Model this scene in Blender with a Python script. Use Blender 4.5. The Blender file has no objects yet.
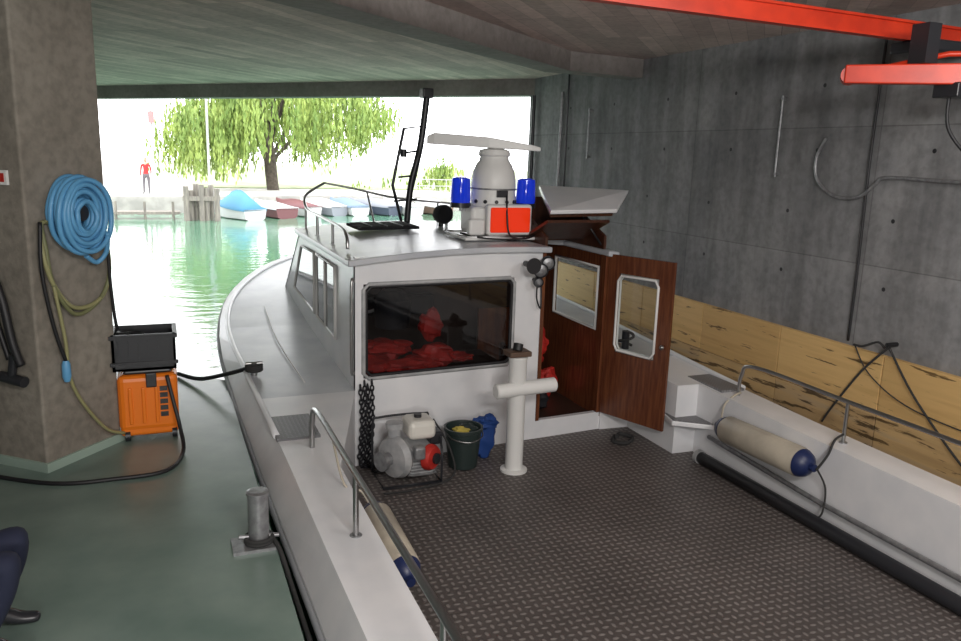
import bpy, math, random
from mathutils import Vector, Matrix
random.seed(7)
S=bpy.context.scene
COL=bpy.context.collection
# ------------------------------------------------------------ camera
F=780.0
cam=bpy.data.cameras.new('camera'); co=bpy.data.objects.new('camera',cam); COL.objects.link(co)
cam.sensor_width=36; cam.lens=36*F/961; cam.clip_end=500
yaw=math.radians(22.5); p=math.radians(11.94); r=math.radians(1.8)
fwd=Vector((math.sin(yaw)*math.cos(p),math.cos(yaw)*math.cos(p),-math.sin(p)))
right=Vector((math.cos(yaw),-math.sin(yaw),0)); up=right.cross(fwd)
Rv=right*math.cos(r)+up*math.sin(r); Uv=up*math.cos(r)-right*math.sin(r)
M=Matrix((Rv,Uv,-fwd)).transposed().to_4x4(); M.translation=Vector((0,0,3.3)); co.matrix_world=M
S.camera=co
try:
    S.view_settings.view_transform='Standard'
except Exception: pass

# ------------------------------------------------------------ materials
def newmat(n):
    m=bpy.data.materials.new(n); m.use_nodes=True
    nt=m.node_tree; b=nt.nodes['Principled BSDF']
    return m,nt,b
def mat(n,c,rough=.5,metal=0,c2=None,ns=8,bump=0,stretch=None,emit=None,spec=.5,contrast=(.35,.65),detail=6):
    m,nt,b=newmat(n)
    b.inputs['Base Color'].default_value=(*c,1); b.inputs['Roughness'].default_value=rough; b.inputs['Metallic'].default_value=metal
    b.inputs['Specular IOR Level'].default_value=spec
    if c2 or bump:
        tc=nt.nodes.new('ShaderNodeTexCoord'); mp=nt.nodes.new('ShaderNodeMapping')
        if stretch: mp.inputs['Scale'].default_value=stretch
        nz=nt.nodes.new('ShaderNodeTexNoise'); nz.inputs['Scale'].default_value=ns; nz.inputs['Detail'].default_value=detail
        nt.links.new(tc.outputs['Object'],mp.inputs[0]); nt.links.new(mp.outputs[0],nz.inputs['Vector'])
        if c2:
            cr=nt.nodes.new('ShaderNodeValToRGB')
            cr.color_ramp.elements[0].position=contrast[0]; cr.color_ramp.elements[1].position=contrast[1]
            cr.color_ramp.elements[0].color=(*c,1); cr.color_ramp.elements[1].color=(*c2,1)
            nt.links.new(nz.outputs['Fac'],cr.inputs[0]); nt.links.new(cr.outputs[0],b.inputs['Base Color'])
        if bump:
            bp=nt.nodes.new('ShaderNodeBump'); bp.inputs['Strength'].default_value=bump; bp.inputs['Distance'].default_value=.02
            nt.links.new(nz.outputs['Fac'],bp.inputs['Height']); nt.links.new(bp.outputs[0],b.inputs['Normal'])
    if emit:
        b.inputs['Emission Color'].default_value=(*emit[0],1); b.inputs['Emission Strength'].default_value=emit[1]
    return m
def concrete(n,ca,cb,axes='YZ',bw=2.6,bh=1.25,mort=.006,board=0.0,rot=0,stain=.5,streak=0,boardc=.68):
    """cast concrete: two noise layers, formwork joints, optional board marks / rain streaks"""
    m,nt,b=newmat(n); N=nt.nodes; L=nt.links
    tc=N.new('ShaderNodeTexCoord'); sp=N.new('ShaderNodeSeparateXYZ'); cm=N.new('ShaderNodeCombineXYZ')
    mp0=N.new('ShaderNodeMapping'); mp0.inputs['Rotation'].default_value=(0,0,rot)
    L.new(tc.outputs['Object'],mp0.inputs[0]); L.new(mp0.outputs[0],sp.inputs[0])
    L.new(sp.outputs[axes[0]],cm.inputs['X']); L.new(sp.outputs[axes[1]],cm.inputs['Y'])
    n1=N.new('ShaderNodeTexNoise'); n1.inputs['Scale'].default_value=1.1; n1.inputs['Detail'].default_value=8; n1.inputs['Roughness'].default_value=.65
    n2=N.new('ShaderNodeTexNoise'); n2.inputs['Scale'].default_value=14; n2.inputs['Detail'].default_value=6
    L.new(tc.outputs['Object'],n1.inputs['Vector']); L.new(tc.outputs['Object'],n2.inputs['Vector'])
    cr=N.new('ShaderNodeValToRGB'); cr.color_ramp.elements[0].position=.3; cr.color_ramp.elements[1].position=.72
    cr.color_ramp.elements[0].color=(*ca,1); cr.color_ramp.elements[1].color=(*cb,1); L.new(n1.outputs['Fac'],cr.inputs[0])
    mx=N.new('ShaderNodeMixRGB'); mx.blend_type='MULTIPLY'; mx.inputs[0].default_value=stain
    cr2=N.new('ShaderNodeValToRGB'); cr2.color_ramp.elements[0].position=.3; cr2.color_ramp.elements[0].color=(.55,.55,.55,1); cr2.color_ramp.elements[1].position=.6
    L.new(n2.outputs['Fac'],cr2.inputs[0]); L.new(cr.outputs[0],mx.inputs[1]); L.new(cr2.outputs[0],mx.inputs[2])
    bk=N.new('ShaderNodeTexBrick'); bk.offset=0; bk.inputs['Scale'].default_value=1
    bk.inputs['Color1'].default_value=(1,1,1,1); bk.inputs['Color2'].default_value=(.84,.84,.84,1); bk.inputs['Mortar'].default_value=(.6,.6,.6,1)
    bk.inputs['Mortar Size'].default_value=mort; bk.inputs['Mortar Smooth'].default_value=.3
    bk.inputs['Brick Width'].default_value=bw; bk.inputs['Row Height'].default_value=bh
    L.new(cm.outputs[0],bk.inputs['Vector'])
    m2=N.new('ShaderNodeMixRGB'); m2.blend_type='MULTIPLY'; m2.inputs[0].default_value=1
    L.new(mx.outputs[0],m2.inputs[1]); L.new(bk.outputs['Color'],m2.inputs[2])
    out=m2
    if streak:
        mps=N.new('ShaderNodeMapping'); mps.inputs['Scale'].default_value=(3,3,.35); n3=N.new('ShaderNodeTexNoise'); n3.inputs['Scale'].default_value=1.6; n3.inputs['Detail'].default_value=7
        L.new(tc.outputs['Object'],mps.inputs[0]); L.new(mps.outputs[0],n3.inputs['Vector'])
        cr3=N.new('ShaderNodeValToRGB'); cr3.color_ramp.elements[0].position=.35; cr3.color_ramp.elements[0].color=(.55,.55,.55,1); cr3.color_ramp.elements[1].position=.6
        L.new(n3.outputs['Fac'],cr3.inputs[0]); m4=N.new('ShaderNodeMixRGB'); m4.blend_type='MULTIPLY'; m4.inputs[0].default_value=streak
        L.new(out.outputs[0],m4.inputs[1]); L.new(cr3.outputs[0],m4.inputs[2]); out=m4
    if board:
        b2=N.new('ShaderNodeTexBrick'); b2.offset=.5; b2.inputs['Scale'].default_value=1
        b2.inputs['Color1'].default_value=(1,1,1,1); b2.inputs['Color2'].default_value=(boardc,boardc,boardc,1); b2.inputs['Mortar'].default_value=(.6,.6,.6,1)
        b2.inputs['Mortar Size'].default_value=.004; b2.inputs['Brick Width'].default_value=2.5; b2.inputs['Row Height'].default_value=board
        L.new(cm.outputs[0],b2.inputs['Vector'])
        m3=N.new('ShaderNodeMixRGB'); m3.blend_type='MULTIPLY'; m3.inputs[0].default_value=.9
        L.new(out.outputs[0],m3.inputs[1]); L.new(b2.outputs['Color'],m3.inputs[2]); out=m3
    L.new(out.outputs[0],b.inputs['Base Color']); b.inputs['Roughness'].default_value=.8
    bp=N.new('ShaderNodeBump'); bp.inputs['Strength'].default_value=.35; bp.inputs['Distance'].default_value=.02
    L.new(n2.outputs['Fac'],bp.inputs['Height']); L.new(bp.outputs[0],b.inputs['Normal'])
    return m
def plate_mat(n,c,c2,s=13,rough=.45):
    m,nt,b=newmat(n); N=nt.nodes; L=nt.links
    tc=N.new('ShaderNodeTexCoord'); sc=N.new('ShaderNodeVectorMath'); sc.operation='SCALE'; sc.inputs['Scale'].default_value=s
    L.new(tc.outputs['Object'],sc.inputs[0])
    fr=N.new('ShaderNodeVectorMath'); fr.operation='FRACTION'; L.new(sc.outputs[0],fr.inputs[0])
    sb=N.new('ShaderNodeVectorMath'); sb.operation='SUBTRACT'; sb.inputs[1].default_value=(.5,.5,0); L.new(fr.outputs[0],sb.inputs[0])
    ck=N.new('ShaderNodeTexChecker'); ck.inputs['Scale'].default_value=1
    zf=N.new('ShaderNodeVectorMath'); zf.operation='MULTIPLY'; zf.inputs[1].default_value=(1,1,0); L.new(sc.outputs[0],zf.inputs[0])
    za=N.new('ShaderNodeVectorMath'); za.operation='ADD'; za.inputs[1].default_value=(0,0,.5); L.new(zf.outputs[0],za.inputs[0])
    ck.inputs['Color1'].default_value=(1.1,2.0,0,1); ck.inputs['Color2'].default_value=(2.0,1.1,0,1); L.new(za.outputs[0],ck.inputs['Vector'])
    mu=N.new('ShaderNodeVectorMath'); mu.operation='MULTIPLY'; L.new(sb.outputs[0],mu.inputs[0]); L.new(ck.outputs['Color'],mu.inputs[1])
    ln=N.new('ShaderNodeVectorMath'); ln.operation='LENGTH'; L.new(mu.outputs[0],ln.inputs[0])
    mr=N.new('ShaderNodeMapRange'); mr.inputs['From Min'].default_value=.3; mr.inputs['From Max'].default_value=.5; mr.inputs['To Min'].default_value=1; mr.inputs['To Max'].default_value=0
    L.new(ln.outputs['Value'],mr.inputs['Value'])
    nz=N.new('ShaderNodeTexNoise'); nz.inputs['Scale'].default_value=1.6; nz.inputs['Detail'].default_value=5; L.new(tc.outputs['Object'],nz.inputs['Vector'])
    mx=N.new('ShaderNodeMixRGB'); mx.inputs[1].default_value=(*c,1); mx.inputs[2].default_value=(*c2,1); L.new(mr.outputs[0],mx.inputs[0])
    hs=N.new('ShaderNodeMixRGB'); hs.blend_type='MULTIPLY'; hs.inputs[0].default_value=.55
    L.new(mx.outputs[0],hs.inputs[1]); L.new(nz.outputs['Fac'],hs.inputs[2])
    L.new(hs.outputs[0],b.inputs['Base Color']); b.inputs['Roughness'].default_value=rough
    bp=N.new('ShaderNodeBump'); bp.inputs['Strength'].default_value=.6; bp.inputs['Distance'].default_value=.01
    L.new(mr.outputs[0],bp.inputs['Height']); L.new(bp.outputs[0],b.inputs['Normal'])
    return m

WHITE=mat('boat_gelcoat',(.8,.8,.81),.28,c2=(.72,.73,.75),ns=3)
DECKG=mat('boat_deck_paint',(.58,.6,.62),.3,c2=(.46,.48,.52),ns=2.5,bump=.05)
STEEL=mat('stainless_steel',(.42,.42,.42),.3,1)
GALV=mat('galvanised_steel',(.38,.39,.4),.45,.7,c2=(.26,.26,.27),ns=20)
BLACK=mat('black_rubber',(.012,.012,.014),.5)
MATTE=mat('matte_black',(.02,.02,.022),.9,spec=.1)
BLKP=mat('black_plastic',(.02,.021,.025),.35)
BROWN=mat('varnished_mahogany',(.1,.03,.015),.25,c2=(.17,.058,.024),ns=5,stretch=(6,6,.6))
DKBROWN=mat('dark_mahogany',(.045,.016,.009),.35,c2=(.08,.028,.014),ns=5,stretch=(6,6,.6))
DARKBR=mat('dark_interior_wood',(.04,.02,.013),.5)
RED=mat('red_fabric',(.6,.03,.02),.6,c2=(.35,.015,.01),ns=6)
REDP=mat('crane_red_paint',(.68,.045,.012),.35,c2=(.5,.03,.01),ns=4)
GREYP=mat('grey_cast_metal',(.45,.45,.45),.45,.1,c2=(.32,.33,.34),ns=10)
LGREY=mat('light_grey_paint',(.74,.74,.72),.4)
BLUEL=mat('blue_beacon_lens',(.01,.04,.6),.1,emit=((.01,.05,.9),.2))
REDL=mat('red_lamp_lens',(.85,.04,.01),.15,emit=((1,.05,.01),.3))
GLASS=mat('dark_window_glass',(.012,.014,.016),.04,spec=.8)
NAVY=mat('navy_rubber',(.01,.02,.08),.4)
CREAM=mat('fender_cream',(.5,.45,.36),.5,c2=(.36,.32,.26),ns=4)
PAD=plate_mat('grey_antislip',(.2,.2,.21),(.3,.3,.31),30)
PLATE=plate_mat('checker_plate',(.12,.102,.095),(.3,.27,.255),16,.5)
HOSEB=mat('blue_hose_rubber',(.12,.36,.62),.4)
HOSEY=mat('yellow_hose_rubber',(.3,.29,.14),.45)
ORANGE=mat('orange_plastic',(.85,.2,.01),.4)
GREENB=mat('dark_grey_green_plastic',(.02,.032,.03),.4)
YEL=mat('yellow_cloth',(.5,.4,.08),.8)
BLUEC=mat('blue_cloth',(.01,.05,.22),.7)
CHAINM=mat('dark_chain',(.025,.025,.03),.4,.6)
ROPE=mat('dark_rope',(.03,.03,.03),.9)
def glassmat(n,tint,base):
    m,nt,b=newmat(n); N=nt.nodes; L=nt.links
    tr=N.new('ShaderNodeBsdfTransparent'); tr.inputs[0].default_value=(*tint,1)
    gl=N.new('ShaderNodeBsdfGlossy'); gl.inputs['Roughness'].default_value=.03
    lw=N.new('ShaderNodeLayerWeight'); lw.inputs['Blend'].default_value=.5
    pw=N.new('ShaderNodeMath'); pw.operation='POWER'; pw.inputs[1].default_value=4.5
    ma=N.new('ShaderNodeMath'); ma.operation='MULTIPLY_ADD'; ma.inputs[1].default_value=.75; ma.inputs[2].default_value=base
    mx=N.new('ShaderNodeMixShader')
    L.new(lw.outputs['Facing'],pw.inputs[0]); L.new(pw.outputs[0],ma.inputs[0]); L.new(ma.outputs[0],mx.inputs[0]); L.new(tr.outputs[0],mx.inputs[1]); L.new(gl.outputs[0],mx.inputs[2])
    L.new(mx.outputs[0],N['Material Output'].inputs['Surface'])
    return m
CLEAR=glassmat('clear_window_glass',(.9,.93,.93),.04)
TINT=glassmat('tinted_window_glass',(.6,.62,.65),.06)

# ------------------------------------------------------------ mesh helpers
def link(o,par=None):
    COL.objects.link(o)
    if par: o.parent=par
    return o
def group(n):
    e=bpy.data.objects.new(n,None); e.empty_display_size=.1; return link(e)
def mesh(n,vs,fs,m,par=None,smooth=False,bev=0,solid=0):
    me=bpy.data.meshes.new(n); me.from_pydata([tuple(v) for v in vs],[],fs); me.update()
    import bmesh
    bm=bmesh.new(); bm.from_mesh(me); bmesh.ops.recalc_face_normals(bm,faces=bm.faces); bm.to_mesh(me); bm.free()
    if m: me.materials.append(m)
    o=bpy.data.objects.new(n,me); link(o,par)
    if smooth:
        for q in me.polygons: q.use_smooth=True
    if solid:
        k=o.modifiers.new('s','SOLIDIFY'); k.thickness=solid; k.offset=0
    if bev:
        k=o.modifiers.new('b','BEVEL'); k.width=bev; k.segments=3; k.limit_method='ANGLE'
    return o
def box(n,x0,x1,y0,y1,z0,z1,m,par=None,bev=0):
    vs=[(x,y,z) for x in (x0,x1) for y in (y0,y1) for z in (z0,z1)]
    fs=[(0,1,3,2),(4,6,7,5),(0,4,5,1),(2,3,7,6),(0,2,6,4),(1,5,7,3)]
    return mesh(n,vs,fs,m,par,bev=bev)
def prism(n,poly,z0,z1,m,par=None,bev=0):
    k=len(poly); vs=[(x,y,z0) for x,y in poly]+[(x,y,z1) for x,y in poly]
    fs=[tuple(range(k)),tuple(range(k,2*k))]+[(i,(i+1)%k,(i+1)%k+k,i+k) for i in range(k)]
    return mesh(n,vs,fs,m,par,bev=bev)
def slab(n,pts,th,m,par=None,bev=0,nrm=None):
    P=[Vector(q) for q in pts]
    nn=Vector(nrm) if nrm else (P[1]-P[0]).cross(P[2]-P[0]).normalized()
    k=len(P); vs=P+[q+nn*th for q in P]
    fs=[tuple(range(k)),tuple(range(k,2*k))]+[(i,(i+1)%k,(i+1)%k+k,i+k) for i in range(k)]
    return mesh(n,vs,fs,m,par,bev=bev)
def frame_axes(d):
    d=Vector(d).normalized(); a=Vector((0,0,1)) if abs(d.z)<.9 else Vector((1,0,0))
    u=d.cross(a).normalized(); return u,d.cross(u).normalized(),d
def lathe(n,prof,base,axis,m,par=None,seg=28,smooth=True):
    u,v,d=frame_axes(axis); B=Vector(base); vs=[];fs=[]
    for rr,h in prof:
        for i in range(seg):
            a=2*math.pi*i/seg; vs.append(B+d*h+(u*math.cos(a)+v*math.sin(a))*rr)
    for j in range(len(prof)-1):
        for i in range(seg): fs.append((j*seg+i,j*seg+(i+1)%seg,(j+1)*seg+(i+1)%seg,(j+1)*seg+i))
    fs.append(tuple(range(seg))); fs.append(tuple(range((len(prof)-1)*seg,len(prof)*seg)))
    o=mesh(n,vs,fs,m,par)
    if smooth:
        for q in o.data.polygons:
            q.use_smooth=len(q.vertices)==4
        k=o.modifiers.new('e','EDGE_SPLIT'); k.split_angle=math.radians(35)
    return o
def cyl(n,a,b,rr,m,par=None,seg=20,r2=None):
    a=Vector(a);b=Vector(b); L=(b-a).length
    return lathe(n,[(rr,0),(rr if r2 is None else r2,L)],a,b-a,m,par,seg)
def catmull(P,sub=6,cyc=False):
    P=[Vector(q) for q in P]; out=[]; n=len(P)
    rng=range(n if cyc else n-1)
    for i in rng:
        if cyc: p0,p1,p2,p3=P[(i-1)%n],P[i],P[(i+1)%n],P[(i+2)%n]
        else: p0,p1,p2,p3=P[max(i-1,0)],P[i],P[i+1],P[min(i+2,n-1)]
        for k in range(sub):
            t=k/sub
            out.append(.5*((2*p1)+(p2-p0)*t+(2*p0-5*p1+4*p2-p3)*t*t+(3*p1-p0-3*p2+p3)*t**3))
    if not cyc: out.append(P[-1])
    return out
def tube(n,pts,rr,m,par=None,smooth=True,sub=6,cyc=False,seg=10):
    P=catmull(pts,sub,cyc) if smooth else [Vector(q) for q in pts]
    N=len(P); vs=[];fs=[]; prev=None
    for i in range(N):
        if cyc: d=P[(i+1)%N]-P[i-1]
        else: d=P[min(i+1,N-1)]-P[max(i-1,0)]
        d.normalize()
        if prev is None: u,v,_=frame_axes(d)
        else:
            u=(prev-d*prev.dot(d)).normalized(); v=d.cross(u)
        prev=u
        for k in range(seg):
            a=2*math.pi*k/seg; vs.append(P[i]+(u*math.cos(a)+v*math.sin(a))*rr)
    for i in range(N if cyc else N-1):
        j=(i+1)%N
        for k in range(seg): fs.append((i*seg+k,i*seg+(k+1)%seg,j*seg+(k+1)%seg,j*seg+k))
    if not cyc: fs.append(tuple(range(seg))); fs.append(tuple(range((N-1)*seg,N*seg)))
    o=mesh(n,vs,fs,m,par)
    for q in o.data.polygons: q.use_smooth=len(q.vertices)==4
    return o
def sphere(n,c,rad,m,par=None,sc=(1,1,1),seg=20):
    prof=[(max(.001,math.sin(math.pi*i/14))*1.0,-math.cos(math.pi*i/14)) for i in range(15)]
    o=lathe(n,prof,(0,0,0),(0,0,1),m,par,seg)
    for vtx in o.data.vertices:
        vtx.co=Vector((vtx.co.x*rad*sc[0]+c[0],vtx.co.y*rad*sc[1]+c[1],vtx.co.z*rad*sc[2]+c[2]))
    return o
def lumpy(n,c,rad,m,par,sc=(1,1,1),amp=.18,seed=0):
    """crumpled cloth bundle"""
    rn=random.Random(seed); ph=[rn.uniform(0,6.28) for _ in range(6)]
    o=sphere(n,(0,0,0),1,m,par,(1,1,1),28)
    for v in o.data.vertices:
        q=v.co.copy(); f=1+amp*(math.sin(4*q.x+ph[0])*math.sin(5*q.y+ph[1])+.6*math.sin(9*q.z+ph[2]+3*q.x)+.4*math.sin(13*q.y+ph[3]))
        v.co=Vector((q.x*f*rad*sc[0]+c[0],q.y*f*rad*sc[1]+c[1],q.z*f*rad*sc[2]+c[2]))
    return o
def chain(n,pts,m,par=None,size=.03,rr=.006):
    P=catmull(pts,30); vs=[];fs=[]; k=0; last=P[0]; seg=6; ring=10
    for q in P:
        if (q-last).length>=size*1.35:
            d=(q-last).normalized(); u,v,_=frame_axes(d)
            if k%2: u,v=v,u
            base=len(vs)
            for i in range(ring):
                a=2*math.pi*i/ring; c=q+d*math.cos(a)*size+u*math.sin(a)*size*.55
                rad=(d*math.cos(a)+u*math.sin(a)).normalized()
                for j in range(seg):
                    b=2*math.pi*j/seg; vs.append(c+(rad*math.cos(b)+v*math.sin(b))*rr)
            for i in range(ring):
                for j in range(seg):
                    i2=(i+1)%ring; j2=(j+1)%seg
                    fs.append((base+i*seg+j,base+i*seg+j2,base+i2*seg+j2,base+i2*seg+j))
            last=q; k+=1
    return mesh(n,vs,fs,m,par,smooth=True)

# ------------------------------------------------------------ building
CW=concrete('wall_concrete',(.19,.195,.205),(.35,.35,.35),'YZ',2.6,1.22,.006,streak=.75)
CC=concrete('ceiling_concrete',(.6,.47,.43),(.88,.7,.645),'XY',2.5,50,.004,board=.16,rot=math.radians(-48),stain=.4,boardc=.62)
CP=concrete('pillar_concrete',(.23,.205,.17),(.35,.32,.27),'XZ',9,9,.001,stain=.6)
CB=concrete('beam_concrete',(.21,.19,.18),(.36,.33,.31),'XY',9,9,.001,stain=.4)
W=5.9
wall=box('wall_right',W,W+.4,-3.5,12.35,-1.5,4.62,CW)
prism('ceiling',[(-5.4,-3.5),(W+.4,-3.5),(W+.4,12.0),(-1.11,20.35),(-5.4,25.3)],4.58,4.9,CC)
box('wall_left',-5.4,-5.0,-3.5,25,-1.5,4.6,CW)
box('wall_back',-5.4,W+.4,-3.9,-3.5,-1.5,4.6,CW)
hd=Vector((-7.01,8.1,0)).normalized(); hn=Vector((hd.y,-hd.x,0))
a=Vector((W+.0,12.2,0)); b=a+hd*16.5
prism('beam_header',[(a.x,a.y),(b.x,b.y),(b.x+hn.x*.35,b.y+hn.y*.35),(a.x+hn.x*.35,a.y+hn.y*.35)],4.31,4.9,CB)
prism('beam_diagonal',[(-1.2,4.56),(.78,6.15),(4.57,9.18),(W,9.32),(W,9.0),(4.75,8.85),(1.05,5.82),(-.9,4.2)],4.35,4.6,CB)
d1=Vector((.657,.753,0)); d2=Vector((-.753,.657,0)); c0=Vector((-.86,6.22,0))
def pl(s,t): 
    q=c0+d1*s+d2*t; return (q.x,q.y)
pillar=group('concrete_pillar')
prism('shaft',[pl(0,0),pl(.73,0),pl(.73,.8),pl(0,.8)],.9,4.6,CP,pillar,bev=.02)
GREENP=mat('dock_green_paint',(.13,.19,.165),.28,c2=(.21,.275,.24),ns=2.2,bump=.14,contrast=(.3,.7),detail=10)
prism('painted_skirting',[pl(-.02,-.02),pl(.75,-.02),pl(.75,.82),pl(-.02,.82)],.9,.97,mat('skirting_green',(.33,.43,.37),.5),pillar)
prism('floor',[(-5.0,-3.5),(.565,-3.5),(.565,8.32),(.07,8.67),(-5.0,12.4)],.55,.9,GREENP)
prism('dock_foundation',[(-4.99,-3.49),(.47,-3.49),(.47,8.2),(.0,8.55),(-4.99,12.2)],-1.5,.55,CB)
# plywood boards on right wall
def ply(n,cols,dark,soft):
    m,nt,bb=newmat(n); N=nt.nodes; L=nt.links
    tc=N.new('ShaderNodeTexCoord'); mp=N.new('ShaderNodeMapping'); mp.inputs['Scale'].default_value=(1,.35,5)
    nz=N.new('ShaderNodeTexNoise'); nz.inputs['Scale'].default_value=2.2; nz.inputs['Detail'].default_value=5; nz.inputs['Roughness'].default_value=.55
    L.new(tc.outputs['Object'],mp.inputs[0]); L.new(mp.outputs[0],nz.inputs['Vector'])
    cr=N.new('ShaderNodeValToRGB'); e=cr.color_ramp.elements; e[0].position=.25; e[0].color=(*cols[0],1); e[1].position=.75; e[1].color=(*cols[2],1)
    x=e.new(.5); x.color=(*cols[1],1)
    L.new(nz.outputs['Fac'],cr.inputs[0])
    mp2=N.new('ShaderNodeMapping'); mp2.inputs['Scale'].default_value=(1,.8,7); n2=N.new('ShaderNodeTexNoise'); n2.inputs['Scale'].default_value=2.4; n2.inputs['Detail'].default_value=5; n2.inputs['Roughness'].default_value=.6
    L.new(tc.outputs['Object'],mp2.inputs[0]); L.new(mp2.outputs[0],n2.inputs['Vector'])
    c2=N.new('ShaderNodeValToRGB'); c2.color_ramp.elements[0].position=dark; c2.color_ramp.elements[1].position=dark+.04; c2.color_ramp.elements[0].color=(soft,soft*.9,soft*.8,1)
    L.new(n2.outputs['Fac'],c2.inputs[0])
    mx=N.new('ShaderNodeMixRGB'); mx.blend_type='MULTIPLY'; mx.inputs[0].default_value=1; L.new(cr.outputs[0],mx.inputs[1]); L.new(c2.outputs[0],mx.inputs[2])
    L.new(mx.outputs[0],bb.inputs['Base Color']); bb.inputs['Roughness'].default_value=.55
    return m
WOODY=[ply('yellow_formwork_plywood_a',((.56,.35,.13),(.72,.48,.2),(.62,.4,.16)),.34,.2),ply('yellow_formwork_plywood_b',((.5,.3,.11),(.64,.42,.17),(.56,.36,.14)),.36,.25)]
WOODG=[ply('scuffed_plywood_a',((.42,.28,.13),(.58,.4,.19),(.45,.35,.23)),.4,.25),ply('scuffed_plywood_b',((.38,.25,.12),(.52,.36,.18),(.4,.32,.22)),.42,.2)]
wp=group('timber_fender_boards')
cuts=[-3,-1.4,-.2,1.05,2.3,3.55,4.8,6.05,7.3,8.55,9.8,11.05,12.2]
for i in range(len(cuts)-1):
    for j,(za,zb) in enumerate([(.1,.62),(.63,1.14),(1.147,1.68)]):
        box('board_%d_%d'%(i,j),W-.06,W-.001,cuts[i]+.006,cuts[i+1]-.006,za,zb,(WOODG if j<2 else WOODY)[(i+j)%2],wp,bev=.004)
vs=[];fs=[]
for zz in (2.25,2.85,3.45,4.05):
    for k in range(9):
        yy=1.2+k*1.25-(.3 if zz>3 else 0); bse=len(vs)
        for i in range(10):
            an=2*math.pi*i/10; vs.append((W-.003,yy+.02*math.cos(an),zz+.02*math.sin(an)))
        fs.append(tuple(range(bse,bse+10)))
mesh('tie_holes',vs,fs,BLACK,wall)
cond=group('electrical_conduits')
cyl('conduit_1',(W-.03,11.15,2.5),(W-.03,11.15,4.3),.022,GALV,cond)
cyl('conduit_2',(W-.03,10.95,2.5),(W-.03,10.95,4.55),.015,BLKP,cond)
cyl('conduit_3',(W-.05,12.1,1.7),(W-.05,12.1,4.3),.03,BLKP,cond)
rods=group('bracket_rods')
for k,(yy,za,zb) in enumerate([(10.25,3.3,4.02),(6.38,3.18,3.98)]):
    cyl('rod_%d'%k,(W-.05,yy,za),(W-.05,yy,zb),.012,GALV,rods)
    for q in (za+.03,zb-.03): cyl('clip_%d_%.1f'%(k,q),(W-.001,yy,q),(W-.06,yy,q),.016,GALV,rods)
tube('power_cable',[(W-.02,5.25,4.5),(W-.02,5.26,3.4),(W-.02,5.24,2.4),(W-.02,5.24,1.72)],.012,BLACK)
tube('grey_wall_hose',[(W-.04,5.77,3.56),(W-.04,5.86,3.38),(W-.04,5.82,3.17),(W-.04,5.58,3.03),(W-.04,5.31,3.04),(W-.04,5.15,3.16),(W-.04,5.03,3.22),(W-.04,4.4,3.21),(W-.04,3.2,3.2)],.015,GALV)
rp=group('hanging_ropes')
tube('rope_1',[(W-.09,4.74,1.78),(W-.1,4.98,1.5),(W-.1,5.25,1.08),(W-.1,5.35,.9)],.01,ROPE,rp)
tube('rope_2',[(W-.09,4.74,1.78),(W-.1,4.45,1.45),(W-.1,4.05,1.1),(W-.1,3.7,.85)],.01,ROPE,rp)
tube('rope_3',[(W-.09,4.78,1.76),(W-.1,4.85,1.8),(W-.1,5.0,1.73),(W-.1,5.1,1.72)],.01,ROPE,rp)
tube('rope_4',[(W-.09,5.1,1.72),(W-.1,4.9,1.5),(W-.1,4.5,1.33),(W-.1,3.9,1.28),(W-.1,3.2,1.3)],.006,ROPE,rp)
cyl('hook',(W,4.74,1.8),(W-.12,4.74,1.8),.02,BLACK,rp)
cr_=group('overhead_crane')
def ibeam(n,a,b,h,w,m,par):
    a=Vector(a);b=Vector(b); d=(b-a).normalized(); s=d.cross(Vector((0,0,1))).normalized()
    prof=[(-w/2,0),(w/2,0),(w/2,.018),(.012,.018),(.012,h-.018),(w/2,h-.018),(w/2,h),(-w/2,h),(-w/2,h-.018),(-.012,h-.018),(-.012,.018),(-w/2,.018)]
    vs=[q+s*u_+Vector((0,0,1))*v_ for q in (a,b) for u_,v_ in prof]; k=12
    return mesh(n,vs,[tuple(range(k)),tuple(range(k,2*k))]+[(i,(i+1)%k,(i+1)%k+k,i+k) for i in range(k)],m,par)
ibeam('bridge_beam',(1.0,4.45,4.26),(W,4.58,4.25),.14,.08,REDP,cr_)
slab('jib_arm',[(4.76,4.58,3.9),(5.9,3.3,3.86),(5.9,3.3,4.02),(4.76,4.58,4.03)],.1,REDP,cr_,bev=.01)
tube('jib_tie_rod',[(4.95,4.38,4.02),(5.2,4.1,4.1),(5.8,3.4,4.08)],.02,REDP,cr_,smooth=False)
box('jib_bracket',5.0,5.12,4.12,4.26,4.03,4.3,BLKP,cr_)
box('bridge_end_carriage',5.3,5.85,4.35,4.7,4.16,4.25,BLKP,cr_,bev=.02)
cyl('jib_roller',(4.72,4.5,3.96),(4.86,4.64,3.96),.06,REDP,cr_)
box('hoist_trolley',5.15,5.35,3.95,4.15,3.8,3.9,BLKP,cr_,bev=.01)
tube('hoist_cable',[(5.2,4.05,3.85),(5.22,4.04,3.6),(5.35,3.95,3.4),(5.6,3.85,3.2),(5.8,3.7,3.1)],.012,BLACK,cr_)

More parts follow.
